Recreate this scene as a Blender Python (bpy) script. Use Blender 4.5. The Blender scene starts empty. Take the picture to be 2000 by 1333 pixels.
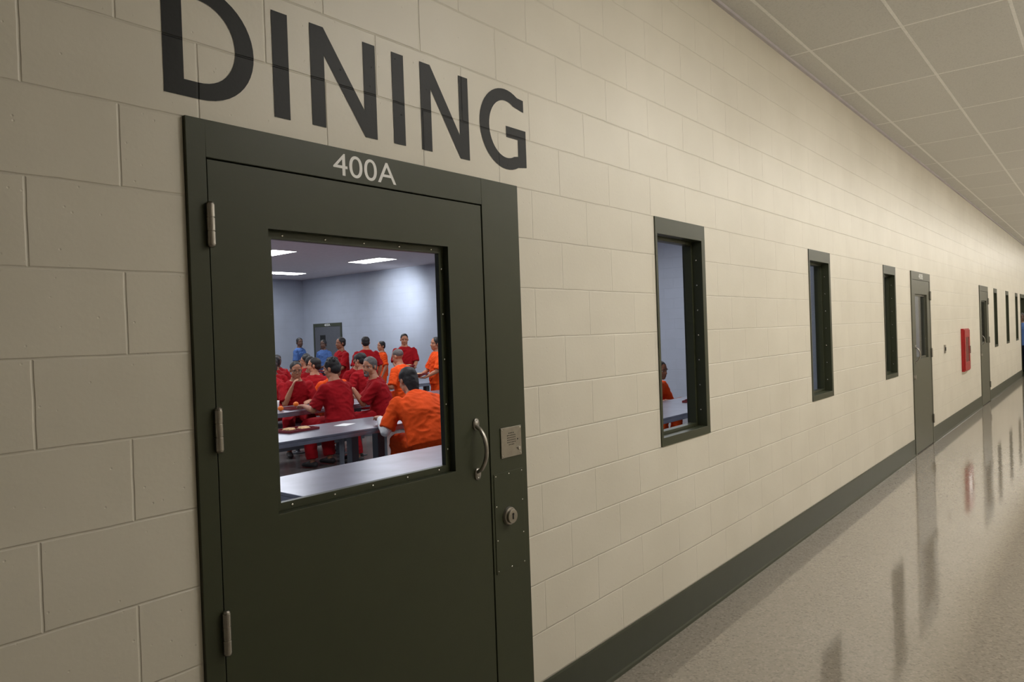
import bpy, bmesh, random
from math import *
from mathutils import Vector, Matrix, Euler, noise
random.seed(4)
scene=bpy.context.scene
COL=bpy.context.collection
# ------------------------------------------------------------------ camera
yaw,pit,rol,F_=0.6887,-0.0098,-0.0351,1418.07
fw=Vector((cos(yaw)*cos(pit),sin(yaw)*cos(pit),sin(pit)))
r0=Vector((sin(yaw),-cos(yaw),0)); u0=r0.cross(fw)
rr=cos(rol)*r0+sin(rol)*u0; uu=-sin(rol)*r0+cos(rol)*u0
cd=bpy.data.cameras.new("camera"); cam=bpy.data.objects.new("camera",cd); COL.objects.link(cam)
cam.matrix_world=Matrix(((rr.x,uu.x,-fw.x,0),(rr.y,uu.y,-fw.y,-1.8381),(rr.z,uu.z,-fw.z,1.6413),(0,0,0,1)))
cd.sensor_width=36; cd.lens=36*F_/2000; cd.clip_start=.05; cd.clip_end=200
scene.camera=cam
scene.view_settings.view_transform='Standard'
scene.view_settings.look='None'
scene.view_settings.exposure=0
w=bpy.data.worlds.new("world"); scene.world=w; w.use_nodes=True
w.node_tree.nodes['Background'].inputs[0].default_value=(.9,.9,1,1); w.node_tree.nodes['Background'].inputs[1].default_value=.02
# ------------------------------------------------------------------ materials
def lin(c):
    return tuple(((x/255)/12.92 if x/255<=.04045 else ((x/255+.055)/1.055)**2.4) for x in c)+(1,)
def mat(name,rgb,rough=.5,metal=0,var=.06,nscale=12,bump=0,bscale=60,spec=.5,emit=0,bdist=.002):
    m=bpy.data.materials.new(name); m.use_nodes=True; nt=m.node_tree; b=nt.nodes['Principled BSDF']
    b.inputs['Roughness'].default_value=rough; b.inputs['Metallic'].default_value=metal
    b.inputs['Specular IOR Level'].default_value=spec
    tc=nt.nodes.new('ShaderNodeTexCoord')
    n=nt.nodes.new('ShaderNodeTexNoise'); n.inputs['Scale'].default_value=nscale; n.inputs['Detail'].default_value=4
    nt.links.new(tc.outputs['Object'],n.inputs['Vector'])
    cr=nt.nodes.new('ShaderNodeValToRGB'); c=lin(rgb)
    cr.color_ramp.elements[0].position=.3; cr.color_ramp.elements[1].position=.7
    cr.color_ramp.elements[0].color=tuple(x*(1-var) for x in c[:3])+(1,)
    cr.color_ramp.elements[1].color=tuple(min(1,x*(1+var)) for x in c[:3])+(1,)
    nt.links.new(n.outputs['Fac'],cr.inputs[0]); nt.links.new(cr.outputs[0],b.inputs['Base Color'])
    if bump:
        n2=nt.nodes.new('ShaderNodeTexNoise'); n2.inputs['Scale'].default_value=bscale; n2.inputs['Detail'].default_value=3
        nt.links.new(tc.outputs['Object'],n2.inputs['Vector'])
        bp=nt.nodes.new('ShaderNodeBump'); bp.inputs['Strength'].default_value=bump; bp.inputs['Distance'].default_value=bdist
        nt.links.new(n2.outputs['Fac'],bp.inputs['Height']); nt.links.new(bp.outputs[0],b.inputs['Normal'])
    if emit:
        b.inputs['Emission Color'].default_value=c; b.inputs['Emission Strength'].default_value=emit
    return m
def block_mat(name,rgb,rough,axis='x',dark=.8,shift=.1594,spec=.5,groove=2.0,mott=1.0):
    m=bpy.data.materials.new(name); m.use_nodes=True; nt=m.node_tree; L=nt.links.new; b=nt.nodes['Principled BSDF']
    b.inputs['Specular IOR Level'].default_value=spec
    g=nt.nodes.new('ShaderNodeNewGeometry'); s=nt.nodes.new('ShaderNodeSeparateXYZ'); L(g.outputs['Position'],s.inputs[0])
    a=nt.nodes.new('ShaderNodeMath'); a.operation='SUBTRACT'; L(s.outputs[0 if axis=='x' else 1],a.inputs[0]); a.inputs[1].default_value=shift
    cb=nt.nodes.new('ShaderNodeCombineXYZ'); L(a.outputs[0],cb.inputs[0]); L(s.outputs[2],cb.inputs[1])
    # slightly wobbly joints
    nw=nt.nodes.new('ShaderNodeTexNoise'); nw.inputs['Scale'].default_value=9; L(g.outputs['Position'],nw.inputs['Vector'])
    vm=nt.nodes.new('ShaderNodeVectorMath'); vm.operation='SCALE'; L(nw.outputs['Color'],vm.inputs[0]); vm.inputs['Scale'].default_value=.005
    va=nt.nodes.new('ShaderNodeVectorMath'); L(cb.outputs[0],va.inputs[0]); L(vm.outputs[0],va.inputs[1])
    br=nt.nodes.new('ShaderNodeTexBrick'); L(va.outputs[0],br.inputs['Vector']); br.offset=.5; br.offset_frequency=2; br.squash=1
    br.inputs['Scale'].default_value=1; br.inputs['Mortar Size'].default_value=.0042; br.inputs['Mortar Smooth'].default_value=.8
    br.inputs['Brick Width'].default_value=.4064; br.inputs['Row Height'].default_value=.2032; br.inputs['Bias'].default_value=0
    c=lin(rgb); br.inputs['Color1'].default_value=c; br.inputs['Color2'].default_value=tuple(x*(1-.02*mott) for x in c[:3])+(1,)
    br.inputs['Mortar'].default_value=tuple(x*dark for x in c[:3])+(1,)  # joints are the same paint, darkened in colour to suggest groove shade
    n=nt.nodes.new('ShaderNodeTexNoise'); n.inputs['Scale'].default_value=2.2; n.inputs['Detail'].default_value=6; L(g.outputs['Position'],n.inputs['Vector'])
    cr=nt.nodes.new('ShaderNodeValToRGB'); cr.color_ramp.elements[0].color=(.95,.945,.93,1); cr.color_ramp.elements[1].color=(1.03,1.03,1.03,1)
    cr.color_ramp.elements[0].position=.3; cr.color_ramp.elements[1].position=.7
    L(n.outputs['Fac'],cr.inputs[0])
    mx=nt.nodes.new('ShaderNodeMix'); mx.data_type='RGBA'; mx.blend_type='MULTIPLY'; mx.inputs[0].default_value=1
    L(br.outputs['Color'],mx.inputs[6]); L(cr.outputs[0],mx.inputs[7]); L(mx.outputs[2],b.inputs['Base Color'])
    # pits / orange-peel
    vo=nt.nodes.new('ShaderNodeTexNoise'); vo.inputs['Scale'].default_value=70; vo.inputs['Detail'].default_value=5; L(g.outputs['Position'],vo.inputs['Vector'])
    sp=nt.nodes.new('ShaderNodeTexVoronoi'); sp.inputs['Scale'].default_value=28; L(g.outputs['Position'],sp.inputs['Vector'])
    r2=nt.nodes.new('ShaderNodeValToRGB'); r2.color_ramp.elements[0].position=.03; r2.color_ramp.elements[1].position=.09; L(sp.outputs['Distance'],r2.inputs[0])
    h1=nt.nodes.new('ShaderNodeMath'); h1.operation='MULTIPLY_ADD'; L(vo.outputs['Fac'],h1.inputs[0]); h1.inputs[1].default_value=.45
    L(r2.outputs[0],h1.inputs[2])
    h2=nt.nodes.new('ShaderNodeMath'); h2.operation='MULTIPLY_ADD'; L(br.outputs['Fac'],h2.inputs[0]); h2.inputs[1].default_value=-groove; L(h1.outputs[0],h2.inputs[2])
    bp=nt.nodes.new('ShaderNodeBump'); bp.inputs['Strength'].default_value=.7; bp.inputs['Distance'].default_value=.0012
    L(h2.outputs[0],bp.inputs['Height']); L(bp.outputs[0],b.inputs['Normal'])
    b.inputs['Roughness'].default_value=rough
    return m
M_wall=block_mat("cream_block_paint",(226,220,206),.42,dark=.95)
M_dwall=block_mat("pale_blue_block_paint",(168,175,190),.4,axis='x',dark=.95)
M_dwally=block_mat("pale_blue_block_paint_side",(168,175,190),.35,axis='y',dark=.95)
M_letter=block_mat("black_painted_block",(27,28,27),.5,dark=.85,mott=0,spec=.3,groove=2.0)
M_green=mat("dark_olive_enamel",(60,64,46),.4,var=.03,bump=.15,bscale=180,bdist=.0008,spec=.38)
M_green2=mat("olive_grey_enamel",(82,82,68),.4,var=.03)
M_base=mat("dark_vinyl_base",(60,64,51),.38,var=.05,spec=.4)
M_steel=mat("satin_steel",(165,160,152),.36,1,var=.08,nscale=40)
M_screw=mat("screw_steel",(215,212,205),.25,1)
M_inox=mat("table_stainless",(150,152,165),.3,.75,var=.15,nscale=5,bump=.1,bscale=30)
M_leg=mat("grey_powder_coat",(88,92,100),.4)
M_stool=mat("stool_steel",(190,192,200),.3,.4)
M_white=mat("white_lettering",(248,248,246),.45,var=.01)
M_dark=mat("dark_hole",(16,16,15),.7)
M_red=mat("red_enamel",(168,18,24),.35)
M_dfloor=mat("dining_floor_tile",(110,106,104),.25,var=.1,nscale=4)
M_dceil=mat("dining_ceiling_tile",(205,200,205),.9,var=.04)
M_caulk=mat("cream_caulk",(225,218,205),.5)
M_tray=mat("maroon_plastic",(120,30,36),.4)
M_orangefruit=mat("orange_peel",(240,120,20),.45,bump=.3,bscale=200)
M_bread=mat("bread_crust",(226,188,140),.8,var=.2,nscale=60)
M_paper=mat("white_paper_cup",(240,240,240),.6)
M_shoe=mat("dark_canvas_shoe",(50,46,46),.7)
M_eye=mat("eye_white",(178,166,156),.35); M_iris=mat("eye_iris",(35,22,16),.2)
def glass_mat():
    m=bpy.data.materials.new("window_glass"); m.use_nodes=True; nt=m.node_tree; nt.nodes.clear(); L=nt.links.new
    o=nt.nodes.new('ShaderNodeOutputMaterial'); t=nt.nodes.new('ShaderNodeBsdfTransparent'); t.inputs[0].default_value=(.96,.97,.98,1)
    g=nt.nodes.new('ShaderNodeBsdfGlossy'); g.inputs['Roughness'].default_value=.02
    f=nt.nodes.new('ShaderNodeFresnel'); f.inputs[0].default_value=1.45
    ma=nt.nodes.new('ShaderNodeMath'); ma.operation='MULTIPLY'; L(f.outputs[0],ma.inputs[0]); ma.inputs[1].default_value=.5
    mx=nt.nodes.new('ShaderNodeMixShader'); L(ma.outputs[0],mx.inputs[0]); L(t.outputs[0],mx.inputs[1]); L(g.outputs[0],mx.inputs[2]); L(mx.outputs[0],o.inputs[0])
    return m
M_glass=glass_mat()
def floor_mat():
    m=bpy.data.materials.new("polished_speckled_floor"); m.use_nodes=True; nt=m.node_tree; L=nt.links.new; b=nt.nodes['Principled BSDF']
    g=nt.nodes.new('ShaderNodeNewGeometry')
    v=nt.nodes.new('ShaderNodeTexVoronoi'); v.inputs['Scale'].default_value=95; L(g.outputs['Position'],v.inputs['Vector'])
    s=nt.nodes.new('ShaderNodeSeparateColor'); L(v.outputs['Color'],s.inputs[0])
    cr=nt.nodes.new('ShaderNodeValToRGB'); e=cr.color_ramp.elements
    e[0].position=0; e[0].color=lin((126,118,106)); e[1].position=1; e[1].color=lin((158,150,138))
    k=cr.color_ramp.elements.new(.22); k.color=lin((143,135,123)); k=cr.color_ramp.elements.new(.8); k.color=lin((148,140,128))
    L(s.outputs[0],cr.inputs[0])
    n=nt.nodes.new('ShaderNodeTexNoise'); n.inputs['Scale'].default_value=1.6; n.inputs['Detail'].default_value=5; L(g.outputs['Position'],n.inputs['Vector'])
    cr2=nt.nodes.new('ShaderNodeValToRGB'); cr2.color_ramp.elements[0].color=(.93,.93,.93,1); cr2.color_ramp.elements[1].color=(1.03,1.03,1.03,1); L(n.outputs['Fac'],cr2.inputs[0])
    mx=nt.nodes.new('ShaderNodeMix'); mx.data_type='RGBA'; mx.blend_type='MULTIPLY'; mx.inputs[0].default_value=1
    L(cr.outputs[0],mx.inputs[6]); L(cr2.outputs[0],mx.inputs[7]); L(mx.outputs[2],b.inputs['Base Color'])
    n3=nt.nodes.new('ShaderNodeTexNoise'); n3.inputs['Scale'].default_value=7; n3.inputs['Detail'].default_value=3; L(g.outputs['Position'],n3.inputs['Vector'])
    bp=nt.nodes.new('ShaderNodeBump'); bp.inputs['Strength'].default_value=.14; bp.inputs['Distance'].default_value=.004; L(n3.outputs['Fac'],bp.inputs['Height']); L(bp.outputs[0],b.inputs['Normal'])
    b.inputs['Roughness'].default_value=.07; b.inputs['Specular IOR Level'].default_value=.8
    return m
M_floor=floor_mat()
def ceil_mat():
    m=bpy.data.materials.new("acoustic_tile_grid"); m.use_nodes=True; nt=m.node_tree; L=nt.links.new; b=nt.nodes['Principled BSDF']
    g=nt.nodes.new('ShaderNodeNewGeometry'); mp=nt.nodes.new('ShaderNodeMapping'); L(g.outputs['Position'],mp.inputs['Vector'])
    mp.inputs['Location'].default_value=(-5.62+13.0,.17+6.1,0)
    br=nt.nodes.new('ShaderNodeTexBrick'); L(mp.outputs[0],br.inputs['Vector']); br.offset=0; br.squash=1
    br.inputs['Scale'].default_value=1; br.inputs['Mortar Size'].default_value=.012; br.inputs['Mortar Smooth'].default_value=.1
    br.inputs['Brick Width'].default_value=1.30; br.inputs['Row Height'].default_value=.61
    br.inputs['Color1'].default_value=lin((218,217,214)); br.inputs['Color2'].default_value=lin((213,212,209)); br.inputs['Mortar'].default_value=lin((246,245,243))
    n=nt.nodes.new('ShaderNodeTexNoise'); n.inputs['Scale'].default_value=90; n.inputs['Detail'].default_value=3; L(g.outputs['Position'],n.inputs['Vector'])
    cr=nt.nodes.new('ShaderNodeValToRGB'); cr.color_ramp.elements[0].position=.35; cr.color_ramp.elements[0].color=(.9,.9,.9,1); cr.color_ramp.elements[1].position=.5; L(n.outputs['Fac'],cr.inputs[0])
    mx=nt.nodes.new('ShaderNodeMix'); mx.data_type='RGBA'; mx.blend_type='MULTIPLY'; mx.inputs[0].default_value=1
    L(br.outputs['Color'],mx.inputs[6]); L(cr.outputs[0],mx.inputs[7]); L(mx.outputs[2],b.inputs['Base Color'])
    bp=nt.nodes.new('ShaderNodeBump'); bp.inputs['Strength'].default_value=.8; bp.inputs['Distance'].default_value=.006; L(br.outputs['Fac'],bp.inputs['Height']); L(bp.outputs[0],b.inputs['Normal'])
    b.inputs['Roughness'].default_value=.85
    return m
M_ceil=ceil_mat()
# ------------------------------------------------------------------ mesh helpers
def finish(bm,name,mats,parent=None,smooth=False,bevel=0):
    bmesh.ops.recalc_face_normals(bm,faces=bm.faces)
    me=bpy.data.meshes.new(name); bm.to_mesh(me); bm.free()
    for m in (mats if isinstance(mats,(list,tuple)) else [mats]): me.materials.append(m)
    if smooth:
        for p in me.polygons: p.use_smooth=True
    ob=bpy.data.objects.new(name,me); COL.objects.link(ob)
    if parent: ob.parent=parent
    if bevel:
        md=ob.modifiers.new("bevel",'BEVEL'); md.width=bevel; md.segments=2; md.limit_method='ANGLE'; md.angle_limit=.6
    return ob
def empty(name,loc=(0,0,0),label=None,cat=None,kind=None,group=None):
    e=bpy.data.objects.new(name,None); COL.objects.link(e); e.location=loc; e.empty_display_size=.1
    tag(e,label,cat,kind,group); return e
def tag(o,label=None,cat=None,kind=None,group=None):
    if label:o["label"]=label
    if cat:o["category"]=cat
    if kind:o["kind"]=kind
    if group:o["group"]=group
    return o
def box(bm,x0,x1,y0,y1,z0,z1):
    v=[bm.verts.new(p) for p in [(x0,y0,z0),(x1,y0,z0),(x1,y1,z0),(x0,y1,z0),(x0,y0,z1),(x1,y0,z1),(x1,y1,z1),(x0,y1,z1)]]
    return [bm.faces.new([v[i] for i in f]) for f in [(0,3,2,1),(4,5,6,7),(0,1,5,4),(1,2,6,5),(2,3,7,6),(3,0,4,7)]]
def boxo(name,x0,x1,y0,y1,z0,z1,m,parent=None,bevel=0):
    bm=bmesh.new(); box(bm,x0,x1,y0,y1,z0,z1); return finish(bm,name,m,parent,bevel=bevel)
def ring(bm,xo0,xo1,zo0,zo1,xi0,xi1,zi0,zi1,y0,y1):
    O=[(xo0,zo0),(xo1,zo0),(xo1,zo1),(xo0,zo1)]; I=[(xi0,zi0),(xi1,zi0),(xi1,zi1),(xi0,zi1)]
    V={}
    for nm,pts in (('o',O),('i',I)):
        for j,y in enumerate((y0,y1)):
            V[nm,j]=[bm.verts.new((p[0],y,p[1])) for p in pts]
    for k in range(4):
        n=(k+1)%4
        for j in (0,1): bm.faces.new([V['o',j][k],V['o',j][n],V['i',j][n],V['i',j][k]])
        for nm in 'oi': bm.faces.new([V[nm,0][k],V[nm,0][n],V[nm,1][n],V[nm,1][k]])
def cyl(bm,c,r,h,axis='z',seg=16,r2=None):
    R={'z':Matrix.Identity(4),'y':Matrix.Rotation(pi/2,4,'X'),'x':Matrix.Rotation(pi/2,4,'Y')}[axis]
    bmesh.ops.create_cone(bm,cap_ends=True,segments=seg,radius1=r,radius2=r if r2 is None else r2,depth=h,matrix=Matrix.Translation(c)@R)
def screw(parent,x,y,z,r=.004,ax='y'):
    if ("sc",r,ax) not in CACHE:
        bm=bmesh.new(); bmesh.ops.create_uvsphere(bm,u_segments=10,v_segments=6,radius=r,matrix=Matrix.Diagonal(((1,.5,1) if ax=='y' else (.5,1,1))+(1,)))
        me=bpy.data.meshes.new("screw"); bm.to_mesh(me); bm.free(); me.materials.append(M_screw)
        for p in me.polygons:p.use_smooth=True
        CACHE[("sc",r,ax)]=me
    o=bpy.data.objects.new("screw",CACHE[("sc",r,ax)]); COL.objects.link(o); o.parent=parent; o.location=(x,y,z); return o
CACHE={}
# ------------------------------------------------------------------ room shell
XW0,XW1=-3.5,42.0; ZC=3.66; YR=-3.15; TH=.12
DX0,DX1,DY1,DZ=0.2,13.2,17.3,3.52
doors=[(.925,2.285,2.235),(9.80,10.98,2.235),(15.75,16.95,2.235),(23.72,24.92,2.235)]
wins=[(3.44,4.045,1.016,2.235),(5.97,6.54,1.016,2.235),(8.44,9.0,1.016,2.235),(17.95,18.5,1.016,2.235),(20.2,20.8,1.016,2.235),(22.4,23.0,1.016,2.235)]
C=.010
ops=[(a-.001,b+C,-1,c+.001) for a,b,c in doors]+[(a-.001,b+C,c-.001,d+.001) for a,b,c,d in wins]
def wall_with_openings():
    bm=bmesh.new()
    xs=sorted(set([XW0,XW1]+[v for o in ops for v in o[:2]])); zs=sorted(set([0,ZC]+[v for o in ops for v in o[2:] if v>0]))
    def inop(x,z): return any(o[0]<x<o[1] and o[2]<z<o[3] for o in ops)
    cache={}
    def V(x,y,z):
        k=(round(x,4),round(y,4),round(z,4))
        if k not in cache: cache[k]=bm.verts.new(k)
        return cache[k]
    n,m=len(xs)-1,len(zs)-1
    solid=[[not inop((xs[i]+xs[i+1])/2,(zs[j]+zs[j+1])/2) for j in range(m)] for i in range(n)]
    for i in range(n):
        for j in range(m):
            if not solid[i][j]: continue
            a,b,c,d=xs[i],xs[i+1],zs[j],zs[j+1]
            bm.faces.new([V(a,0,c),V(b,0,c),V(b,0,d),V(a,0,d)])
            f=bm.faces.new([V(a,TH,c),V(a,TH,d),V(b,TH,d),V(b,TH,c)]); f.material_index=1
            for (di,dj,p,q) in ((-1,0,(a,c),(a,d)),(1,0,(b,c),(b,d)),(0,-1,(a,c),(b,c)),(0,1,(a,d),(b,d))):
                ii,jj=i+di,j+dj
                if ii<0 or jj<0 or ii>=n or jj>=m or not solid[ii][jj]:
                    bm.faces.new([V(p[0],0,p[1]),V(q[0],0,q[1]),V(q[0],TH,q[1]),V(p[0],TH,p[1])])
    return tag(finish(bm,"wall_left",[M_wall,M_dwall]),"cream painted concrete block corridor wall with door and window openings","wall","structure")
wall_with_openings()
def st(o,l,c): return tag(o,l,c,"structure")
st(boxo("floor",XW0,XW1,YR,0,-.1,0,M_floor),"polished speckled beige corridor floor","floor")
st(boxo("ceiling",XW0,XW1,YR,0,ZC,ZC+.1,M_ceil),"white acoustic tile ceiling on a metal grid","ceiling")
st(boxo("wall_right",XW0,XW1,YR-.15,YR,0,ZC,M_wall),"cream block wall on the far side of the corridor","wall")
st(boxo("wall_far",XW1,XW1+.15,YR,TH,0,ZC,M_wall),"cream wall closing the end of the corridor","wall")
st(boxo("wall_near",XW0-.15,XW0,YR,TH,0,ZC,M_wall),"cream wall closing the near end of the corridor","wall")
st(boxo("floor_dining",DX0,DX1,TH,DY1,-.1,0,M_dfloor),"grey dining hall floor","floor")
st(boxo("ceiling_dining",DX0,DX1,TH,DY1,DZ,DZ+.1,M_dceil),"pale dining hall ceiling","ceiling")
st(boxo("wall_dining_end",DX1,DX1+.15,TH,DY1,0,DZ,M_dwally),"pale blue grey painted block wall of the dining hall","wall")
st(boxo("wall_dining_back",DX0,DX1,DY1,DY1+.15,0,DZ,M_dwall),"pale blue grey back wall of the dining hall","wall")
st(boxo("wall_dining_side",DX0-.15,DX0,TH,DY1,0,DZ,M_dwally),"pale blue grey side wall of the dining hall","wall")
# dark rooms behind the far openings
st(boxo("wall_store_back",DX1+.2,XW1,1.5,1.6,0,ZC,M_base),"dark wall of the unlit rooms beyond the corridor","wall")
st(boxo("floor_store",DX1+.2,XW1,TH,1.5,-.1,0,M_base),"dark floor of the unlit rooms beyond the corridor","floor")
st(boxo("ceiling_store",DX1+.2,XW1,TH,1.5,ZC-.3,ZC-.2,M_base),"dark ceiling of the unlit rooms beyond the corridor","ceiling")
# baseboards between doors
def baseboards():
    segs=[]; x=XW0
    for a,b,c in doors: segs.append((x,a-.002)); x=b+.002
    segs.append((x,XW1))
    for i,(a,b) in enumerate(segs):
        bm=bmesh.new()
        pr=[(0,0),(-.016,0),(-.012,.012),(-.007,.02),(-.007,.192),(-.004,.2),(0,.2)]
        A=[bm.verts.new((a,p[0]-.0005,p[1])) for p in pr]; B=[bm.verts.new((b,p[0]-.0005,p[1])) for p in pr]
        for k in range(len(pr)):
            n=(k+1)%len(pr); bm.faces.new([A[k],A[n],B[n],B[k]])
        bm.faces.new(A); bm.faces.new(B[::-1])
        st(finish(bm,"baseboard_left" if i==0 else "baseboard_left.%03d"%i,M_base),"dark green base band along the foot of the block wall","baseboard")
baseboards()
st(boxo("trim_1",XW0,XW1,-.022,-.0005,ZC-.022,ZC-.001,M_dceil),"thin metal ceiling angle along the wall","trim")
# ------------------------------------------------------------------ text
def text_obj(body,x0,x1,z0,z1,y,m,name,parent=None,thick=.0008,axis='x'):
    c=bpy.data.curves.new(name,'FONT'); c.body=body; c.size=1; c.extrude=0
    t=bpy.data.objects.new("tmp",c); COL.objects.link(t); bpy.context.view_layer.update()
    dg=bpy.context.evaluated_depsgraph_get(); me=bpy.data.meshes.new_from_object(t.evaluated_get(dg)); bpy.data.objects.remove(t)
    xs=[v.co.x for v in me.vertices]; ys=[v.co.y for v in me.vertices]
    a,b,c0,d=min(xs),max(xs),min(ys),max(ys)
    for v in me.vertices:
        X=x0+(v.co.x-a)/(b-a)*(x1-x0); Z=z0+(v.co.y-c0)/(d-c0)*(z1-z0)
        v.co=(X,y,Z) if axis=='x' else (y,X,Z)
    me.materials.clear(); me.materials.append(m); me.name=name
    o=bpy.data.objects.new(name,me); COL.objects.link(o)
    if parent:o.parent=parent
    return o
# ------------------------------------------------------------------ doors
def key_cylinder(par,x,y,z):
    bm=bmesh.new(); cyl(bm,(x,y-.006,z),.037,.012,'y',32,.033); cyl(bm,(x,y-.016,z),.027,.014,'y',32); 
    o=finish(bm,"lock_cylinder",M_steel,par,bevel=.002); tag(o,"round chrome key cylinder")
    bm=bmesh.new(); box(bm,x-.0025,x+.0025,y-.0245,y-.023,z-.011,z+.009); cyl(bm,(x,y-.0237,z+.009),.005,.0015,'y',12); finish(bm,"keyhole",M_dark,o)
def build_door(idx,x0,x1,lock,hinge_left,label,txt=None,near=False,col=M_green,vis=None,pull=True):
    zt=2.235
    root=empty("door_%d"%idx,((x0+x1)/2,0,0),label,"door","structure")
    off=Vector((-(x0+x1)/2,0,0))
    hw=.053
    li,ri=(x0+hw,x1-lock) if hinge_left else (x0+lock,x1-hw)
    zi=zt-.100
    parts=[]
    bm=bmesh.new()
    # frame face + returns (open at floor: ring goes to z=0 with zero sill)
    for (a,b,c,d) in ((x0,li,0,zt),(ri,x1,0,zt),(li,ri,zi,zt)): box(bm,a,b,-.012,.118,c,d)
    for (a,b,c,d) in ((li,li+.016,0,zi),(ri-.016,ri,0,zi),(li+.016,ri-.016,zi-.016,zi)): box(bm,a,b,.042,.118,c,d)
    bmesh.ops.remove_doubles(bm,verts=bm.verts,dist=.0001)
    fr=finish(bm,"door_frame",col,bevel=.0015 if near else 0); parts.append(fr); tag(fr,"dark green hollow metal door frame")
    # leaf with vision opening
    g=.004
    a,b,c,d=vis
    bm=bmesh.new(); ring(bm,li+g,ri-g,.012,zi-g,a,b,c,d,-.009,.036)
    leaf=finish(bm,"door_leaf",col,bevel=.0015 if near else 0); parts.append(leaf)
    bm=bmesh.new(); w_=.024; ring(bm,a,b,c,d,a+w_,b-w_,c+w_,d-w_,.016,.036)
    sf=finish(bm,"vision_stop",col,leaf,bevel=.0012 if near else 0)
    if not near:
        bm=bmesh.new(); box(bm,a+w_-.004,b-w_+.004,.027,.0325,c+w_-.004,d-w_+.004); gl=finish(bm,"glass_pane",M_glass,leaf)
    nx=5
    for k in range(nx):
        X=a+.06+(b-a-.12)*k/(nx-1)
        screw(leaf,X,.0155,c+.012); screw(leaf,X,.0155,d-.012)
    for k in range(5):
        Z=c+.08+(d-c-.16)*k/4
        screw(leaf,a+.012,.0155,Z); screw(leaf,b-.012,.0155,Z)
    # hinges
    hx=li+.002 if hinge_left else ri-.002
    for hz in ((1.957,1.414,.876,.335) if near else (1.95,1.2,.33)):
        bm=bmesh.new()
        for k in range(3): cyl(bm,(hx,-.021,hz-.036+k*.036),.0108,.0345,'z',20)
        cyl(bm,(hx,-.021,hz),.0095,.112,'z',16)
        cyl(bm,(hx,-.021,hz+.058),.0108,.005,'z',20,.006); cyl(bm,(hx,-.021,hz-.058),.006,.005,'z',20,.0108)
        box(bm,hx-.004,hx+.004,-.02,-.009,hz-.054,hz+.054)
        finish(bm,"hinge",M_steel,leaf,smooth=False,bevel=.0012 if near else 0)
    # pull handle
    if pull:
        px=ri-.075 if hinge_left else li+.075
        bm=bmesh.new(); pts=[]
        for k in range(17):
            t=k/16; z=1.132+.170*t; y=-.012-.048*sin(pi*min(1,max(0,t)))**.55
            pts.append((Vector((px,y,z)),.009,.007))
        loft(bm,pts,Vector((1,0,0)),True,True,12)
        for zz in (1.124,1.310):
            n0=len(bm.verts); cyl(bm,(px,-.0115,zz),.016,.005,'y',20)
            for v in bm.verts[:][n0:]: v.co.z=zz+(v.co.z-zz)*1.4
        h=finish(bm,"pull_handle",M_steel,leaf,smooth=True); tag(h,"curved satin chrome pull handle")
        screw(h,px,-.0145,1.109,.0035); screw(h,px,-.0145,1.325,.0035)
    if near:
        # lock access plate, key cylinder, intercom
        pl=boxo("lock_access_plate",2.078,2.256,-.0145,-.0125,.722,1.106,M_green,None,.0008); parts.append(pl); tag(pl,"green screwed steel lock access plate")
        for X,Z in ((2.088,1.096),(2.167,1.096),(2.246,1.096),(2.088,.732),(2.167,.732),(2.246,.732),(2.246,.98),(2.246,.85),(2.088,.98),(2.088,.85)): screw(pl,X,-.0148,Z,.0032)
        key_cylinder(pl,2.158,-.0145,.933)
        ic=boxo("intercom_panel",2.126,2.250,-.0165,-.0125,1.160,1.277,M_steel,None,.001); parts.append(ic); tag(ic,"square stainless steel intercom plate with speaker holes")
        bm=bmesh.new()
        for i in range(6):
            for j in range(6):
                if (i,j) in ((0,0),(5,5),(0,5),(5,0)): continue
                cyl(bm,(2.165+i*.009,-.0167,1.208+j*.009),.0022,.0008,'y',10)
        finish(bm,"speaker_grille",M_dark,ic)
        bm=bmesh.new(); cyl(bm,(2.232,-.019,1.188),.007,.005,'y',16); finish(bm,"call_button",M_screw,ic,bevel=.001)
        bm=bmesh.new(); cyl(bm,(2.226,-.0168,1.225),.003,.001,'y',12); finish(bm,"indicator_hole",M_dark,ic)
        for X,Z in ((2.133,1.168),(2.243,1.168),(2.133,1.269),(2.243,1.269)): screw(ic,X,-.0168,Z,.003)
    else:
        X=ri+lock*.5 if hinge_left else li-lock*.5
        bm=bmesh.new(); cyl(bm,(X,-.02,.95),.03,.016,'y',20); o=finish(bm,"lock_cylinder",M_steel); parts.append(o)
    if txt:
        t=text_obj(txt[0],txt[1],txt[2],txt[3],txt[4],-.0126,M_white,"room_number_lettering"); parts.append(t); tag(t,"white painted room number "+txt[0])
    for p in parts:
        p.parent=root; p.matrix_parent_inverse=Matrix.Translation(off)
    return root
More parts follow.
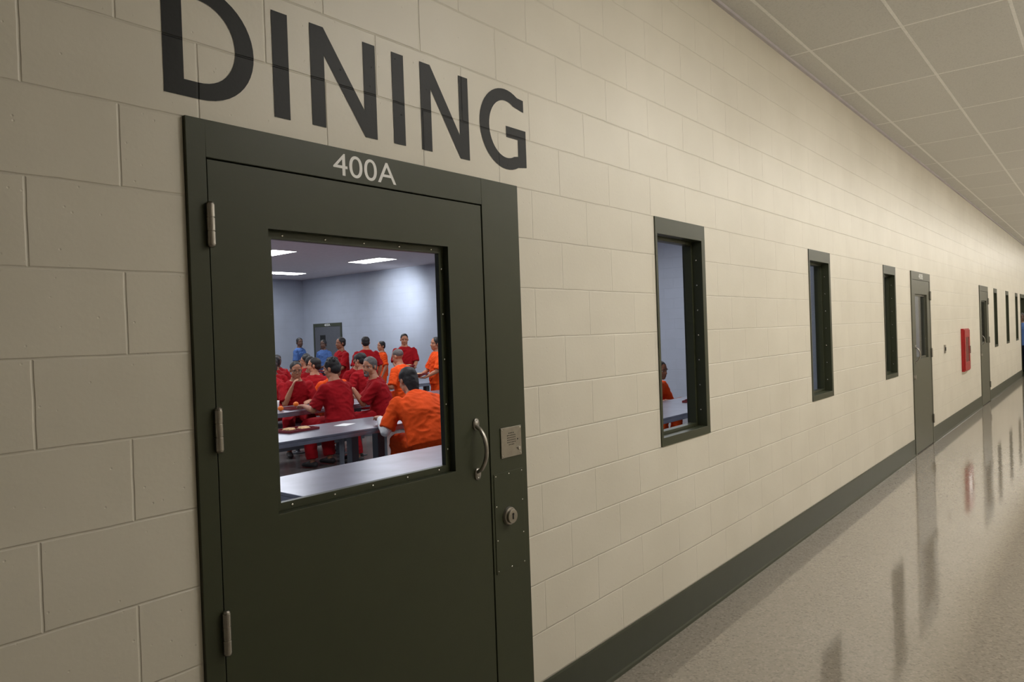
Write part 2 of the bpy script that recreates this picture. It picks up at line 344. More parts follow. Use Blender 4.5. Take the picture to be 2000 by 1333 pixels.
def loft(bm,stn,side,round0=True,round1=True,seg=14):
    P=[Vector(s[0]) for s in stn]; n=len(P); S=[]
    T=[((P[min(i+1,n-1)]-P[max(i-1,0)]).normalized()) for i in range(n)]
    if round0:
        r=min(stn[0][1],stn[0][2])
        for a,b in ((.86,.45),(.5,.86)): S.append((P[0]-T[0]*r*a,stn[0][1]*b,stn[0][2]*b,T[0]))
    for i in range(n): S.append((P[i],stn[i][1],stn[i][2],T[i]))
    if round1:
        r=min(stn[-1][1],stn[-1][2])
        for a,b in ((.5,.86),(.86,.45)): S.append((P[-1]+T[-1]*r*a,stn[-1][1]*b,stn[-1][2]*b,T[-1]))
    R=[]
    for p,a,b,t in S:
        s=(side-t*side.dot(t)); s=s.normalized() if s.length>1e-4 else t.orthogonal().normalized()
        o=t.cross(s); R.append([bm.verts.new(p+s*a*cos(2*pi*k/seg)+o*b*sin(2*pi*k/seg)) for k in range(seg)])
    for i in range(len(R)-1):
        for k in range(seg):
            m=(k+1)%seg; bm.faces.new([R[i][k],R[i][m],R[i+1][m],R[i+1][k]])
    bm.faces.new(R[0][::-1]); bm.faces.new(R[-1])
build_door(1,.925,2.285,.219,True,"dark olive green steel door with large vision window marked 400A",("400A",1.386,1.640,2.150,2.219),True,vis=(1.156,1.878,1.153,1.963))
build_door(2,9.80,10.98,.06,False,"olive grey steel door with vision window",("400B",10.25,10.5,2.152,2.215),False,M_green2,vis=(10.0,10.75,1.15,1.96))
build_door(3,15.75,16.95,.06,False,"olive grey steel door with vision window",None,False,M_green2,vis=(15.95,16.72,1.15,1.96))
# open doorway 4
r4=empty("door_4",(24.32,0,0),"dark green steel frame of an open doorway","door","structure")
bm=bmesh.new()
for (a,b,c,d) in ((23.72,23.78,0,2.235),(24.86,24.92,0,2.235),(23.78,24.86,2.135,2.235)): box(bm,a-24.32,b-24.32,-.012,.118,c,d)
finish(bm,"door_frame",M_green,r4)
# caulk strips
for i,(a,b,c,d) in enumerate([(2.285,2.285+C,0,2.236)]+[(w_[1],w_[1]+C,w_[2],w_[3]) for w_ in wins[:3]]):
    st(boxo("trim_%d"%(i+2),a,b,.003,.06,max(c,.201),d,M_caulk),"cream caulk joint beside the metal frame","trim")
# ------------------------------------------------------------------ windows
for i,(a,b,c,d) in enumerate(wins):
    root=empty("window_%d"%(i+1),((a+b)/2,0,c),"narrow tall fixed window in a deep dark green steel frame","window","structure")
    inv=Matrix.Translation((-(a+b)/2,0,-c))
    bm=bmesh.new(); ring(bm,a,b,c,d,a+.022,b-.045,c+.045,d-.09,-.006,.118)
    f=finish(bm,"window_frame",M_green,bevel=.0015 if i<2 else 0)
    bm=bmesh.new(); ring(bm,a+.022,b-.045,c+.045,d-.09,a+.038,b-.06,c+.062,d-.11,.055,.1)
    s=finish(bm,"glazing_stop",M_green,bevel=.0015 if i<2 else 0)
    ps=[f,s]
    if i>0: ps.append(boxo("glass_pane",a+.036,b-.058,.080,.086,c+.060,d-.108,M_glass))
    for p in ps: p.parent=root; p.matrix_parent_inverse=inv
    if i<3:
        for k in range(7):
            q=screw(s,b-.0455,.032,c+.14+k*(d-c-.34)/6,.005,'x')
            q=screw(s,a+.0225,.032,c+.14+k*(d-c-.34)/6,.005,'x')
# ------------------------------------------------------------------ DINING letters
sign=empty("dining_lettering",(1.6,0,2.29),"large black painted capital letters reading DINING above the door","sign")
YL=-.0012
def put_letter(bm,nm):
    me=bpy.data.meshes.new(nm)
    for f in bm.faces:
        f.normal_update()
        if f.normal.y>0: f.normal_flip()
    bm.to_mesh(me); bm.free(); me.materials.append(M_letter)
    o=bpy.data.objects.new(nm,me); COL.objects.link(o); o.parent=sign; o.matrix_parent_inverse=Matrix.Translation((-1.6,0,-2.29))
def quads(bm,ro,ri):
    A=[bm.verts.new((x,YL,z)) for x,z in ro]; B=[bm.verts.new((x,YL,z)) for x,z in ri]
    for k in range(len(A)-1): bm.faces.new([A[k],A[k+1],B[k+1],B[k]])
def rect(bm,a,b,c,d,y=YL): bm.faces.new([bm.verts.new(p) for p in ((a,y,c),(b,y,c),(b,y,d),(a,y,d))])
def L_I(x,b): 
    bm=bmesh.new(); rect(bm,x,x+.053,b,b+.307); put_letter(bm,"letter_i")
def L_N(x,x2,b):
    t=b+.307; w_=.05
    bm=bmesh.new(); rect(bm,x,x+w_,b,t); rect(bm,x2-w_,x2,b,t)
    bm.faces.new([bm.verts.new(p) for p in ((x+w_,YL,t),(x+w_,YL,t-.085),(x2-w_,YL,b),(x2-w_,YL,b+.085))])
    put_letter(bm,"letter_n")
def L_D(x,x2,b):
    t=b+.307; w_=.053; bm=bmesh.new(); rect(bm,x,x+w_,b,t)
    cz=(b+t)/2; xs=x+w_; ro=[];ri=[]
    fx=x+.09
    ro.append((xs,t)); ri.append((xs,t-.044))
    for k in range(25):
        a=pi/2-pi*k/24
        ca=max(cos(a),0)**.92
        ro.append((fx+(x2-fx)*ca,cz+(t-cz)*sin(a)))
        ri.append((fx+(x2-.056-fx)*ca,cz+(t-cz-.044)*sin(a)))
    ro.append((xs,b)); ri.append((xs,b+.044))
    quads(bm,ro,ri); put_letter(bm,"letter_d")
def L_G(x,x2,b):
    t=b+.307; bm=bmesh.new(); cz=(b+t)/2; hx=.158; cx=x+hx
    ro=[(x2-.010,t-.016)];ri=[(x2-.010,t-.064)]
    a0,a1=62,296
    for k in range(33):
        a=radians(a0+(a1-a0)*k/32)
        ro.append((cx+hx*cos(a),cz+(t-cz+.006)*sin(a))); ri.append((cx+(hx-.055)*cos(a),cz+(t-cz-.040)*sin(a)))
    ro.append((x2,b+.018)); ri.append((x2-.052,b+.056))
    quads(bm,ro,ri)
    bm.faces.new([bm.verts.new(p) for p in ((x2-.052,YL,b+.056),(x2,YL,b+.018),(x2,YL,cz+.014),(x2-.052,YL,cz+.014))])
    rect(bm,x2-.125,x2-.052,cz-.030,cz+.014)
    put_letter(bm,"letter_g")
L_D(.880,1.136,2.288); L_I(1.196,2.289); L_N(1.325,1.577,2.292); L_I(1.648,2.294); L_N(1.777,2.022,2.296); L_G(2.084,2.366,2.303)
# ------------------------------------------------------------------ corridor wall fittings
cab=empty("fire_hose_cabinet",(13.82,0,.78),"red metal fire equipment cabinet on the block wall","cabinet")
bm=bmesh.new(); box(bm,-.29,.29,-.04,.004,0,.69); finish(bm,"cabinet_body",M_red,cab,bevel=.004)
bm=bmesh.new(); ring(bm,-.27,.27,.02,.67,-.18,.18,.15,.55,-.052,-.041); dd=finish(bm,"cabinet_door",M_red,cab,bevel=.002)
bm=bmesh.new(); box(bm,-.18,.18,-.048,-.044,.15,.55); finish(bm,"door_panel",mat("red_panel",(120,12,16),.2),dd)
bm=bmesh.new(); box(bm,.21,.235,-.065,-.052,.28,.4); finish(bm,"latch",M_steel,dd)
rd=empty("wall_switch",(12.02,0,1.145),"small dark grey wall switch plate","switch")
boxo("back_plate",-.055,.055,-.01,.003,0,.12,M_steel,rd,.002)
boxo("rocker",-.02,.02,-.018,-.0105,.035,.085,M_dark,rd,.002)
# ------------------------------------------------------------------ lights
def emis(name,rgb,s):
    m=bpy.data.materials.new(name); m.use_nodes=True; nt=m.node_tree; nt.nodes.clear()
    e=nt.nodes.new('ShaderNodeEmission'); e.inputs[0].default_value=rgb; e.inputs[1].default_value=s
    o=nt.nodes.new('ShaderNodeOutputMaterial'); nt.links.new(e.outputs[0],o.inputs[0]); return m
E_cor=emis("warm_diffuser",(1,.965,.90,1),22)
E_din=emis("cool_diffuser",(.94,.97,1,1),23)
def troffer(x,y,z,along,em,label,grp,lx=1.2,ly=.6,drop=0):
    hx,hy=(lx/2,ly/2) if along=='x' else (ly/2,lx/2)
    r=empty("ceiling_light_panel",(x,y,z),label,"ceiling light",None,grp)
    bm=bmesh.new()
    for (a,b,c,d) in ((-hx,hx,-hy,-hy+.03),(-hx,hx,hy-.03,hy),(-hx,-hx+.03,-hy+.03,hy-.03),(hx-.03,hx,-hy+.03,hy-.03)): box(bm,a,b,c,d,-.014,-.001)
    finish(bm,"light_frame",M_white,r)
    bm=bmesh.new()
    if drop: 
        fs=box(bm,-hx+.031,hx-.031,-hy+.031,hy-.031,-drop,-.008); bmesh.ops.delete(bm,geom=[fs[1]],context='FACES_ONLY')
    else:
        v=[bm.verts.new(p) for p in ((-hx+.03,-hy+.03,-.008),(-hx+.03,hy-.03,-.008),(hx-.03,hy-.03,-.008),(hx-.03,-hy+.03,-.008))]; bm.faces.new(v)
    finish(bm,"light_diffuser",em,r)
for k in range(11): troffer(3.3+2.95*k,-2.15,ZC,'x',E_cor,"surface mounted fluorescent light panel on the corridor ceiling","corridor ceiling lights",drop=.035)
for x in (2.9,5.8,8.6,11.35):
    for y in (3.6,7.6,11.75,15.5): troffer(x,y,DZ,'y' if (x,y)!=(11.35,15.5) else 'x',E_din,"bright recessed light panel in the dining hall ceiling","dining hall ceiling lights")
sp=bpy.data.lights.new("added_wall_glow",'SPOT'); sp.energy=230; sp.spot_size=radians(75); sp.spot_blend=1; sp.color=(.9,.95,1); sp.shadow_soft_size=.2  # spot added only to make the bright patch on the dining end wall
so=bpy.data.objects.new("added_wall_glow_spot",sp); COL.objects.link(so); so.location=(11.5,12.2,3.3)
so.rotation_euler=(Vector((13.2,12.75,2.6))-Vector((11.5,12.2,3.3))).to_track_quat('-Z','Y').to_euler()
# ------------------------------------------------------------------ dining end door
r=empty("door_5",(13.2,16.1,0),"dark grey steel double door in the dining hall wall","door","structure")
bm=bmesh.new()
for (a,b,c,d) in ((-.68,-.62,0,2.15),(.62,.68,0,2.15),(-.62,.62,2.05,2.15)): box(bm,-.03,-.001,a,b,c,d)
finish(bm,"door_frame",M_base,r)
bm=bmesh.new(); box(bm,-.022,-.001,-.615,.615,.01,2.045); lf=finish(bm,"door_leaf",mat("slate_door",(84,86,92),.4),r)
bm=bmesh.new(); box(bm,-.03,-.023,.1,.35,1.1,1.8); finish(bm,"glass_pane",M_dark,lf)
bm=bmesh.new(); box(bm,-.06,-.023,-.5,-.47,.95,1.2); finish(bm,"pull_handle",M_steel,lf)
t=text_obj("400A",.12,-.16,2.065,2.135,-.031,M_white,"room_number_lettering",r,axis='y')
# ------------------------------------------------------------------ tables
def mesh_only(bm,name,m,smooth=False):
    bmesh.ops.recalc_face_normals(bm,faces=bm.faces); me=bpy.data.meshes.new(name); bm.to_mesh(me); bm.free(); me.materials.append(m)
    if smooth:
        for p in me.polygons:p.use_smooth=True
    return me
bm=bmesh.new(); cyl(bm,(0,0,.432),.165,.03,'z',28); cyl(bm,(0,0,.412),.13,.012,'z',28); bmesh.ops.bevel(bm,geom=[e for e in bm.edges if len(e.link_faces)==2 and e.calc_face_angle()>1],offset=.006,segments=2,affect='EDGES')
ME_seat=mesh_only(bm,"stool_seat",M_stool)
bm=bmesh.new(); cyl(bm,(0,0,.21),.03,.394,'z',16); cyl(bm,(0,0,.008),.11,.014,'z',24); cyl(bm,(0,0,.025),.045,.02,'z',16,.032)
ME_ped=mesh_only(bm,"stool_pedestal",M_leg)
def table(x0,x1,y0,y1,near,far):
    r=empty("dining_table",((x0+x1)/2,(y0+y1)/2,0),"long stainless steel mess table on grey square legs","table",None,"dining hall tables")
    cx,cy=(x0+x1)/2,(y0+y1)/2; hx,hy=(x1-x0)/2,(y1-y0)/2
    bm=bmesh.new(); box(bm,-hx,hx,-hy,hy,.728,.75); 
    for (a,b,c,d) in ((-hx,hx,-hy,-hy+.02),(-hx,hx,hy-.02,hy),(-hx,-hx+.02,-hy+.02,hy-.02),(hx-.02,hx,-hy+.02,hy-.02)): box(bm,a,b,c,d,.69,.728)
    finish(bm,"table_top",M_inox,r,bevel=.004)
    for sx in (-1,1):
        for sy in (-1,1):
            bm=bmesh.new(); X=sx*(hx-.45); Y=sy*(hy-.2); box(bm,X-.045,X+.045,Y-.045,Y+.045,.012,.727); box(bm,X-.09,X+.09,Y-.09,Y+.09,.001,.012)
            finish(bm,"table_leg",M_leg,r,bevel=.003)
    bm=bmesh.new(); box(bm,-hx+.2,hx-.2,-.04,.04,.2,.28); finish(bm,"support_beam",M_leg,r,bevel=.003)
    for xs_,yy in ((near,y0-.42),(far,y1+.42)):
        for X in xs_:
            s=empty("mess_stool",(X,yy,0),"round steel stool on a floor bolted pedestal","stool",None,"dining hall stools")
            for me in (ME_seat,ME_ped):
                o=bpy.data.objects.new(me.name,me); COL.objects.link(o); o.parent=s
table(2.43,5.25,1.6,2.42,[3.1,4.5],[3.1,3.9,4.7])
table(6.0,9.2,1.6,2.42,[7.2,8.2],[6.6,7.7,8.45])
table(2.43,5.38,3.87,4.70,[3.1,3.95,5.06],[3.3,4.1])
table(6.6,9.4,3.87,4.70,[7.2,8.2],[7.2,8.4])
table(3.6,6.95,6.2,7.0,[4.6,5.75,6.47],[4.4,5.3,6.2,6.78])
table(8.0,10.4,6.0,6.8,[8.6,9.6],[])
table(5.0,7.45,8.38,9.2,[5.5,6.22,6.95],[6.4,7.2])
table(7.6,10.4,8.38,9.2,[7.95,8.85],[7.95,9.0])
table(6.6,10.1,11.0,11.8,[7.2,7.93,8.62],[8.95,9.65])
# ------------------------------------------------------------------ people
def ell(bm,c,r,Mx=None,sub=2):
    m=Matrix.Translation(c)@((Mx.to_4x4() if Mx else Matrix.Identity(4)))@Matrix.Diagonal((r[0],r[1],r[2],1))
    bmesh.ops.create_icosphere(bm,subdivisions=sub,radius=1,matrix=m)
def remeshed(bm,name,m,voxel,sm=4,fold=0,scale=1):
    bmesh.ops.recalc_face_normals(bm,faces=bm.faces)
    me=bpy.data.meshes.new("tmp"); bm.to_mesh(me); bm.free()
    t=bpy.data.objects.new("tmp",me); COL.objects.link(t)
    md=t.modifiers.new("r",'REMESH'); md.mode='VOXEL'; md.voxel_size=voxel
    if sm:
        s=t.modifiers.new("s",'SMOOTH'); s.factor=.5; s.iterations=sm
    dg=bpy.context.evaluated_depsgraph_get(); dg.update()
    out=bpy.data.meshes.new_from_object(t.evaluated_get(dg)); bpy.data.objects.remove(t); bpy.data.meshes.remove(me)
    out.name=name; out.materials.clear(); out.materials.append(m)
    if fold:
        sd=random.uniform(0,50)
        nn=[v.normal.copy() for v in out.vertices]
        for v,n in zip(out.vertices,nn):
            p=v.co
            f=.8*noise.noise(Vector((p.x*8+sd,p.y*8,p.z*5)))+.7*(1-2.4*abs(noise.noise(Vector((p.x*10+sd,p.y*10+p.z*7,p.z*13+p.x*6)))))
            v.co=p+n*fold*(f-.25)
    if scale!=1:
        for v in out.vertices: v.co*=scale
    for p in out.polygons: p.use_smooth=True
    return out
SKIN={k:mat("skin_"+k,c,.5,var=.06,nscale=25) for k,c in {'tan':(180,122,92),'brown':(142,92,66),'dark':(90,60,46),'fair':(200,146,116)}.items()}
HAIR={k:mat("hair_"+k,c,.6,var=.4,nscale=90,bump=.6,bscale=120) for k,c in {'black':(24,20,20),'grey':(96,90,88)}.items()}
CL={k:mat("cloth_"+k,c,.85,var=.12,nscale=6,bump=.35,bscale=30,bdist=.012,spec=.2) for k,c in {'red':(158,16,26),'orange':(236,82,26),'blue':(74,104,160),'navy':(30,34,52),'white':(225,225,228)}.items()}
def ik(S,W,a,b,pole):
    d=W-S; L=d.length
    if L>(a+b)*.985: W=S+d.normalized()*(a+b)*.985; d=W-S; L=d.length
    L=max(L,abs(a-b)+.02)
    u=d.normalized(); x=(a*a-b*b+L*L)/(2*L); h=sqrt(max(0,a*a-x*x))
    p=(pole-u*pole.dot(u)).normalized()
    return S+u*x+p*h,W
def person(label,x,y,theta,seated,shirt,skin='tan',hair='short',haircol='black',lean=0,lh=None,rh=None,hy=0,hp=0,hr=0,scale=1,pants=None,palm='down',sleeve=False,vox=.009,legs=None,glasses=False,beard=False,fat=1.0,z=0,tilt=0,curl=.5):
    bm=bmesh.new(); X=Vector((1,0,0)); Y=Vector((0,1,0)); Z=Vector((0,0,1))
    hipz=.575 if seated else .94
    hip=Vector((0,0,hipz))
    def ang(a): return Vector((sin(radians(tilt))*1.0,sin(a),cos(a))).normalized()
    ln=radians(lean); a1,a2,a3=ln*.7,ln*1.15,ln*.7
    p25=hip+ang(a1)*.25; p52=p25+ang(a2)*.27
    def sp_(t):
        if t<0: return hip+Z*t
        if t<.25: return hip+ang(a1)*t
        if t<.52: return p25+ang(a2)*(t-.25)
        return p52+ang(a3)*(t-.52)
    f=fat
    TS=[(-.02,.155*f,.11),(.05,.16*f,.115*f),(.15,.148*f,.108*f),(.25,.152*f,.108*f),(.36,.168*f,.115),(.43,.165*f,.105),(.485,.125,.085),(.525,.078,.068)]
    loft(bm,[(sp_(t),a,b) for t,a,b in TS],X,True,True,18)
    hc=sp_(.668)+Y*.014*(1)+Y*.02*sin(ln)
    loft(bm,[(sp_(.49),.07,.066),(sp_(.56),.059,.06),(hc-Z*.05-Y*.012,.055,.06)],X,True,True)
    # head
    HS=1.07
    Rh=(Matrix.Rotation(radians(hy),3,'Z')@Matrix.Rotation(-radians(hp),3,'X')@Matrix.Rotation(radians(hr),3,'Y'))
    def H(a,b,c): return hc+Rh@Vector((a*HS,b*HS,c*HS))
    def he(c,r,sub=2,b=None): ell(bm if b is None else b,H(*c),tuple(q*HS for q in r),Rh,sub)
    he((0,-.008,.03),(.074,.094,.088),3); he((0,.03,-.03),(.060,.060,.075),3); he((0,.052,-.085),(.034,.034,.027))
    for s in (-1,1):
        he((s*.04,.043,-.03),(.027,.031,.031)); he((s*.045,.02,-.065),(.02,.035,.03)); he((s*.076,-.008,-.008),(.010,.019,.030))
        he((s*.03,.07,.026),(.028,.016,.009))
    loft(bm,[(H(0,.082,.014),.008,.008),(H(0,.100,-.022),.013,.012)],X,True,True,10)
    he((0,.096,-.028),(.018,.012,.01)); he((0,.086,-.058),(.025,.009,.005)); he((0,.085,-.068),(.021,.009,.006))
    # arms
    arms={}
    for s in (-1,1):
        S=sp_(.425)+X*s*.172*(1+.6*(f-1)); 
        tgt=(rh if s>0 else lh)
        if tgt is None: tgt=Vector((s*.26,.30,.79)) if seated else Vector((s*.25,.06,.86))
        tgt=Vector(tgt); pole=Vector((s*.45,-.35,-.85))
        E,W=ik(S,tgt,.29,.255,pole); arms[s]=(S,E,W)
        ell(bm,S,(.058,.058,.058))
        loft(bm,[(S,.054,.056),(S.lerp(E,.4),.05,.05),(E,.04,.04)],Y,True,True)
        loft(bm,[(E,.04,.04),(E.lerp(W,.3),.042,.04),(W,.027,.023)],X,True,True)
        d=(W-E).normalized()
        if palm=='down' and seated and W.z<.95: d=Vector((d.x,d.y,0)).normalized(); n=-Z
        elif palm=='up': n=Z
        else: n=Vector((-s,0,-.1))
        if palm=='up' and not seated: d=Vector((d.x*.3,max(d.y,.3),0)).normalized()
        n=(n-d*n.dot(d)).normalized(); sd=(d.cross(n) if s>0 else n.cross(d))
        loft(bm,[(W,.026,.02),(W+d*.045,.037,.016),(W+d*.088,.04,.013)],sd,True,True)
        for k,(o,ln_) in enumerate(((.031,.072),(.0105,.08),(-.0105,.075),(-.031,.06))):
            p=W+d*.086+sd*o; st_=[(p,.0088,.0088)]; c=0
            dd_=(d+sd*o*2.2).normalized()
            for fr,cu in ((.45,.35),(.3,.5),(.25,.45)):
                c+=cu*curl*1.6; p=p+(dd_*cos(c)+n*sin(c))*ln_*fr; st_.append((p,.0086,.0086))
            loft(bm,st_,sd,True,True,8)
        th=(d*.65+sd*.75+n*.25).normalized(); p=W+d*.03+sd*.026
        loft(bm,[(p,.013,.012),(p+th*.035,.011,.0105),(p+th*.035+(d*.8+sd*.3+n*.35).normalized()*.03,.0095,.009)],n,True,True,8)
    # legs
    LG={}
    for s in (-1,1):
        h=hip+X*s*.088
        if seated: k=Vector((s*.15,.42,.535)); a=Vector((s*.15,.36,.085))
        else:
            k=Vector((s*.10,.03,.5)); a=Vector((s*.11,0,.085))
        if legs: k,a=[Vector(q) for q in legs[0 if s<0 else 1]]
        LG[s]=(h,k,a)
        loft(bm,[(h,.085,.085),(h.lerp(k,.5),.073,.073),(k,.055,.056)],X,True,True)
        loft(bm,[(k,.054,.055),(k.lerp(a,.3),.055,.057),(k.lerp(a,.7),.042,.042),(a,.034,.037)],X,True,True)
        loft(bm,[(a+Vector((0,-.045,-.045)),.03,.03),(a+Vector((0,.06,-.045)),.038,.03),(a+Vector((0,.15,-.055)),.036,.02)],X,True,True)
    body=bpy.data.objects.new("person",remeshed(bm,"person",SKIN[skin],vox,3,0,scale)); COL.objects.link(body)
    def child(bm,name,m,v,sm=3,fold=0):
        o=bpy.data.objects.new(name,remeshed(bm,name,m,v,sm,fold,scale)); COL.objects.link(o); o.parent=body; return o
    # shirt
    bm=bmesh.new(); e=.027
    lo=-.09 if not seated else -.03
    TT=[(lo,.18*f,.14*f)]+[(t,a+e,b+e) for t,a,b in TS[1:5]]+[(.43,.18*f,.125),(.475,.15,.108),(.518,.098,.084)]
    loft(bm,[(sp_(t),a,b) for t,a,b in TT],X,False,False,24)
    for s in (-1,1):
        S,E,W=arms[s]; ell(bm,S,(.073,.073,.070))
        q=S.lerp(E,.9)
        loft(bm,[(S,.070,.072),(S.lerp(E,.5),.074,.075),(q,.08,.08)],Y,True,False)
    child(bm,"shirt",CL[shirt],.010,3,.012)
    if sleeve:
        for s in (-1,1):
            bm=bmesh.new()
            S,E,W=arms[s]; loft(bm,[(S.lerp(E,.7),.052,.052),(E,.05,.05)],Y,True,True); loft(bm,[(E,.05,.05),(E.lerp(W,.5),.047,.046),(E.lerp(W,.93),.036,.034)],X,True,False)
            child(bm,"undershirt_sleeve",CL['white'],.009,2,.004)
    # trousers
    bm=bmesh.new()
    loft(bm,[(sp_(-.05),.15*f,.10),(sp_(.0),.168*f,.122*f),(sp_(.08),.165*f,.122*f)],X,True,False,20)
    for s in (-1,1):
        h,k,a=LG[s]
        loft(bm,[(h,.105,.105),(h.lerp(k,.5),.095,.095),(k,.084,.086)],X,True,True)
        loft(bm,[(k,.084,.086),(k.lerp(a,.4),.083,.083),(k.lerp(a,.93),.075,.08)],X,True,False)
    child(bm,"trousers",CL[pants or shirt],.012,3,.010)
    for s in (-1,1):
        bm=bmesh.new(); a=LG[s][2]
        loft(bm,[(a+Vector((0,-.05,-.037)),.038,.036),(a+Vector((0,.05,-.037)),.045,.038),(a+Vector((0,.15,-.05)),.042,.026)],X,True,True)
        for v in bm.verts: v.co.z=max(v.co.z,.006)
        child(bm,"shoe",M_shoe,.009,1)
    # hair
    if hair!='bald':
        bm=bmesh.new()
        if hair=='shaved':
            he((0,-.016,.04),(.077,.091,.083),3,bm)
        else:
            he((0,-.018,.046),(.083,.092,.081),3,bm); he((0,-.045,.0),(.074,.062,.075),3,bm)
            for s in (-1,1): he((s*.068,.012,.012),(.010,.016,.03),2,bm)
        if hair=='messy':
            for k in range(26):
                a=random.uniform(0,2*pi); e_=random.uniform(.2,1.3); dv=Vector((cos(a)*cos(e_),sin(a)*cos(e_)-.15,sin(e_)))
                he((dv.x*.078,-.018+dv.y*.085,.046+dv.z*.08),(.018,.018,.024),1,bm)
        if hair=='nape': loft(bm,[(H(0,-.05,.04),.08,.057),(H(0,-.06,-.05),.075,.048),(H(0,-.066,-.11),.055,.034),(H(0,-.07,-.16),.035,.024)],X,True,True)
        if hair=='long': loft(bm,[(H(0,-.05,.05),.08,.05),(H(0,-.075,-.05),.085,.04),(H(0,-.085,-.15),.075,.032),(H(0,-.09,-.21),.05,.025)],X,True,True)
        child(bm,"hair",HAIR[haircol],.008,2,.004)
    if beard:
        bm=bmesh.new(); he((0,.080,-.093),(.03,.03,.023),2,bm); he((0,.091,-.048),(.03,.010,.006),2,bm)
        for s in (-1,1): he((s*.028,.082,-.068),(.008,.014,.022),2,bm)
        child(bm,"beard",HAIR[haircol],.006,1)
    for s in (-1,1):
        bm=bmesh.new(); c=H(s*.031,.0665,.004); he((s*.031,.0665,.004),(.0145,.0115,.0078),3,bm); fwd=Rh@Y
        for fc in bm.faces:
            q=fc.calc_center_median()-H(s*.031,.0665,.004); q=Rh.transposed()@q
            if q.y>0 and abs(q.x)<.0066: fc.material_index=1
        for v in bm.verts: v.co*=scale
        o=finish(bm,"eye",[M_eye,M_iris],body,smooth=True)
        bm=bmesh.new(); he((s*.031,.083,.029),(.02,.005,.0035),2,bm)
        for v in bm.verts: v.co*=scale
        finish(bm,"eyebrow",HAIR[haircol if hair!='bald' else 'black'],body,smooth=True)
    if glasses:
        bm=bmesh.new()
        for s in (-1,1):
            pts=[H(s*.032+.024*cos(t),.098,.002+.017*sin(t)) for t in [2*pi*k/16 for k in range(16)]]
            for k in range(16): loft(bm,[(pts[k],.002,.002),(pts[(k+1)%16],.002,.002)],Z,False,False,6)
            loft(bm,[(H(s*.056,.097,.008),.002,.002),(H(s*.079,-.01,.008),.002,.002)],Z,False,False,6)
        loft(bm,[(H(-.009,.100,.004),.002,.002),(H(.009,.100,.004),.002,.002)],Z,False,False,6)
        for v in bm.verts: v.co*=scale
        finish(bm,"glasses",M_dark,body)
    body.location=(x,y,z); body.rotation_euler=(0,0,radians(theta))
    tag(body,label,"person")
    return body
def at(o,p): return Matrix.Translation(o.location)@Euler(o.rotation_euler).to_matrix().to_4x4()@Vector(p)
# food trays
def tray(loc,rot,grp="food trays"):
    bm=bmesh.new(); box(bm,-.19,.19,-.13,.13,0,.006); 
    for (a,b,c,d) in ((-.19,.19,-.13,-.122),(-.19,.19,.122,.13),(-.19,-.182,-.122,.122),(.182,.19,-.122,.122),(-.01,-.004,-.122,.122),(-.182,-.01,-.004,.002)): box(bm,a,b,c,d,.006,.024)
    o=finish(bm,"food_tray",M_tray,bevel=.002); o.location=loc; o.rotation_euler=(0,0,rot); tag(o,"maroon plastic meal tray with compartments","tray",None,grp); return o
def bread(loc,rot):
    bm=bmesh.new(); box(bm,-.055,.055,-.05,.05,0,.028); bmesh.ops.bevel(bm,geom=bm.edges[:],offset=.012,segments=3,affect='EDGES')
    o=finish(bm,"bread_slice",M_bread,smooth=True); o.location=loc; o.rotation_euler=(0,0,rot); tag(o,"thick slice of pale bread on a tray","bread",None,"bread slices")
def orange(loc):
    bm=bmesh.new(); bmesh.ops.create_uvsphere(bm,u_segments=20,v_segments=12,radius=.037)
    for v in bm.verts: v.co.z*=.93
    o=finish(bm,"orange_fruit",M_orangefruit,smooth=True); o.location=(loc[0],loc[1],loc[2]+.0345); tag(o,"whole orange on the steel table","fruit",None,"oranges")
    bm=bmesh.new(); cyl(bm,(0,0,.034),.004,.003,'z',8); finish(bm,"stem",HAIR['black'],o)
def cup(loc):
    bm=bmesh.new(); cyl(bm,(0,0,.055),.03,.11,'z',24,.04)
    bmesh.ops.delete(bm,geom=[f for f in bm.faces if f.normal.z>.9],context='FACES_ONLY')
    o=finish(bm,"paper_cup",M_paper,smooth=True); md=o.modifiers.new("s",'SOLIDIFY'); md.thickness=.002; o.location=loc; tag(o,"white paper cup on the steel table","cup",None,"paper cups")
def hold_tray(p,zt=1.04,s=1):
    v=at(p,(0,.40*s,zt*s)); t=tray(v,p.rotation_euler.z,"food trays"); 
    v2=at(p,(-.06*s,.40*s,zt*s)); bread((v2.x,v2.y,v2.z+.007),p.rotation_euler.z+.4)
HT=dict(lh=(-.17,.33,.99),rh=(.17,.33,.99),palm='up',curl=.25)
# main seated figures
K=person("person in orange scrubs with white sleeves, seated with back turned",5.06,3.42,-16,True,'orange','tan','nape',lean=36,lh=(-.32,.44,.79),rh=(.24,.42,.80),hy=6,hp=20,sleeve=True,vox=.007,fat=1.32,tilt=-3,scale=1.05)
B=person("person in red scrubs with messy dark hair, seated with back turned",5.75,5.78,8,True,'red','tan','messy',lean=10,lh=(-.2,.42,.785),rh=(.24,.40,.785),hy=15,hp=15,vox=.008,fat=1.15,scale=1.03)
Cc=person("grey haired person in red scrubs seated sideways, hands together",6.47,5.78,52,True,'red','tan','short','grey',lean=14,lh=(-.05,.38,.95),rh=(.06,.40,.95),hy=52,hp=6,vox=.008,beard=True,fat=1.2,scale=1.03)
A=person("bald person with glasses in red scrubs eating at the table",6.2,7.42,152,True,'red','tan','shaved',lean=14,lh=(-.15,.40,.79),rh=(.08,.30,.98),hy=5,hp=14,vox=.008,glasses=True,fat=1.1)
P2=person("person in orange scrubs leaning over the table",6.78,7.42,170,True,'orange','brown','short',lean=24,hp=20,hy=-10)
E=person("person in red scrubs seated with back turned",7.95,7.96,10,True,'red','tan','short',lean=8,hp=10,fat=1.15,scale=1.03)
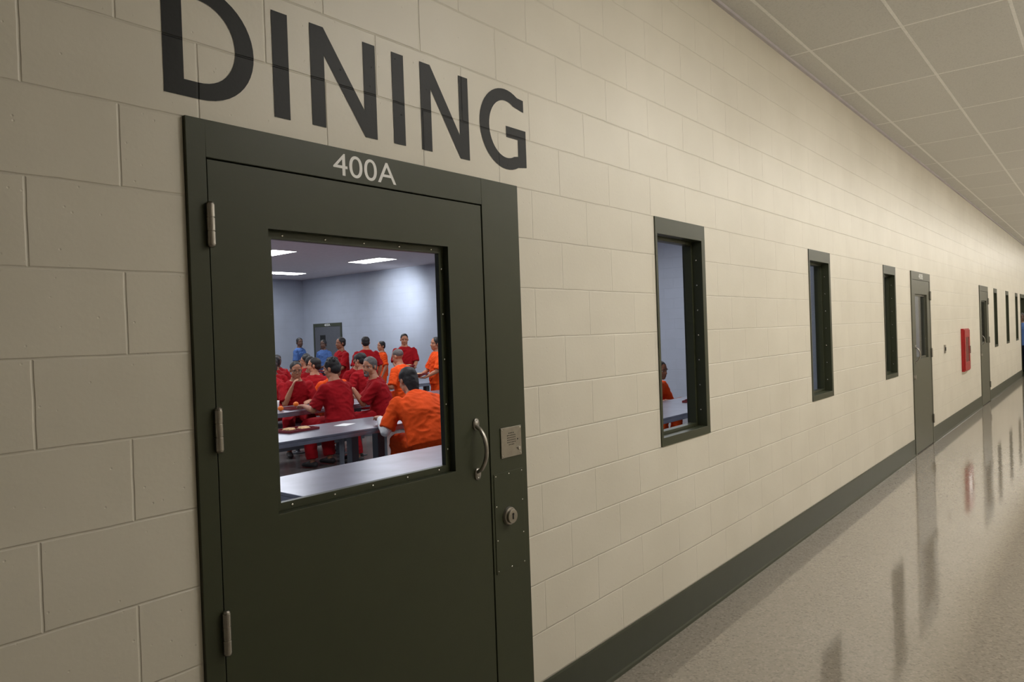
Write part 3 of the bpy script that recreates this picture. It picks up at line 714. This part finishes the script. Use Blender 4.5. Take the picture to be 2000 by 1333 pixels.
D=person("bald person in orange scrubs seated with back turned",8.85,7.96,15,True,'orange','tan','shaved','grey',lean=12,hp=15,fat=1.25,scale=1.06)
G=person("dark haired person in red scrubs seated at the table",6.22,7.96,25,True,'red','brown','short',lean=8,hy=60,fat=1.1)
G0=person("person in red scrubs turning toward a neighbour at the table",6.95,7.97,-20,True,'red','tan','short',lean=6,hy=65,fat=1.1)
Hh=person("dark haired person in red scrubs facing the table",7.2,9.62,160,True,'red','dark','short',lean=10,hp=10)
P3=person("person in red scrubs seated facing the table",7.95,9.62,165,True,'red','brown','short',lean=14,hp=16)
P1=person("person in red scrubs bent over a meal",9.0,9.62,170,True,'red','tan','short',lean=18,hp=20)
N1=person("person in red scrubs seated with back turned",7.93,10.58,5,True,'red','brown','short',lean=6,vox=.011)
N2=person("person in red scrubs seated and looking sideways",8.62,10.58,-15,True,'red','tan','short',lean=10,hy=70,vox=.011)
N3=person("dark haired person in red scrubs facing the table",8.95,12.22,165,True,'red','dark','short',lean=8,vox=.011)
N4=person("person in orange scrubs facing the table",9.65,12.22,175,True,'orange','brown','short',lean=12,hp=14,vox=.011)
W=person("person in orange scrubs seated at table seen through window",8.45,2.88,168,True,'orange','brown','short',lean=26,lh=(-.26,.42,.785),rh=(.10,.44,.785),hy=0,hp=8,vox=.008,scale=.93)
# standing
O=person("person in orange scrubs standing in profile with a meal tray",9.16,7.45,68,False,'orange','tan','short',scale=.94,fat=1.1,**HT)
S=person("person in red scrubs standing and holding a meal tray",10.7,10.0,140,False,'red','tan','shaved',scale=.995,fat=1.2,hp=12,**HT)
R2=person("person in red scrubs standing with back turned",9.6,9.95,-25,False,'red','tan','short',scale=.975,fat=1.25,hy=-10)
R1=person("person in red scrubs standing sideways with a meal tray",9.36,10.45,80,False,'red','brown','short',scale=.975,fat=1.1,**HT)
O2=person("person in orange scrubs walking away in a line",11.08,11.2,60,False,'orange','tan','short',scale=.91,hy=20)
G1=person("officer in blue shirt standing against the wall",11.79,15.5,-160,False,'blue','dark','short',pants='navy',scale=1.0,hy=-30,lh=(-.05,.2,1.1),rh=(.05,.2,1.12),vox=.011)
G2=person("officer in blue shirt standing and looking sideways",11.65,14.2,100,False,'blue','dark','short',pants='navy',scale=.955,hy=20,lh=(-.1,.16,1.0),rh=(.1,.16,1.02),vox=.011)
CP=person("person in blue shirt standing in the far doorway",23.98,.02,90,False,'blue','dark','short',pants='navy',scale=1.0,vox=.011,lh=(-.19,.05,.9),rh=(.19,.05,.9))
hold_tray(O,1.04,.94); hold_tray(S,1.04,.995); hold_tray(R1,1.04,.975)
# table things
tray((4.2,4.45,.751),.1); bread((4.12,4.45,.758),.3); bread((4.27,4.42,.758),-.2)
tray((5.6,6.5,.751),.0); tray((6.2,6.55,.751),.3); orange((5.95,6.35,.751)); orange((5.75,6.75,.751)); orange((5.3,6.42,.751)); cup((5.45,6.75,.751)); 
tray((8.15,2.02,.751),.2); orange((8.05,2.0,.758)); bread((8.25,2.03,.758),.5)
tray((8.0,8.75,.751),0); tray((8.7,8.75,.751),.1); orange((8.35,8.8,.751)); tray((9.2,8.8,.751),.1); tray((7.0,8.9,.751),0)
nk=boxo("paper_napkin",-.1,.1,-.07,.07,0,.004,M_paper); nk.location=(4.72,4.35,.751); nk.rotation_euler=(0,0,.4); tag(nk,"folded white paper napkin on the steel table","napkin")
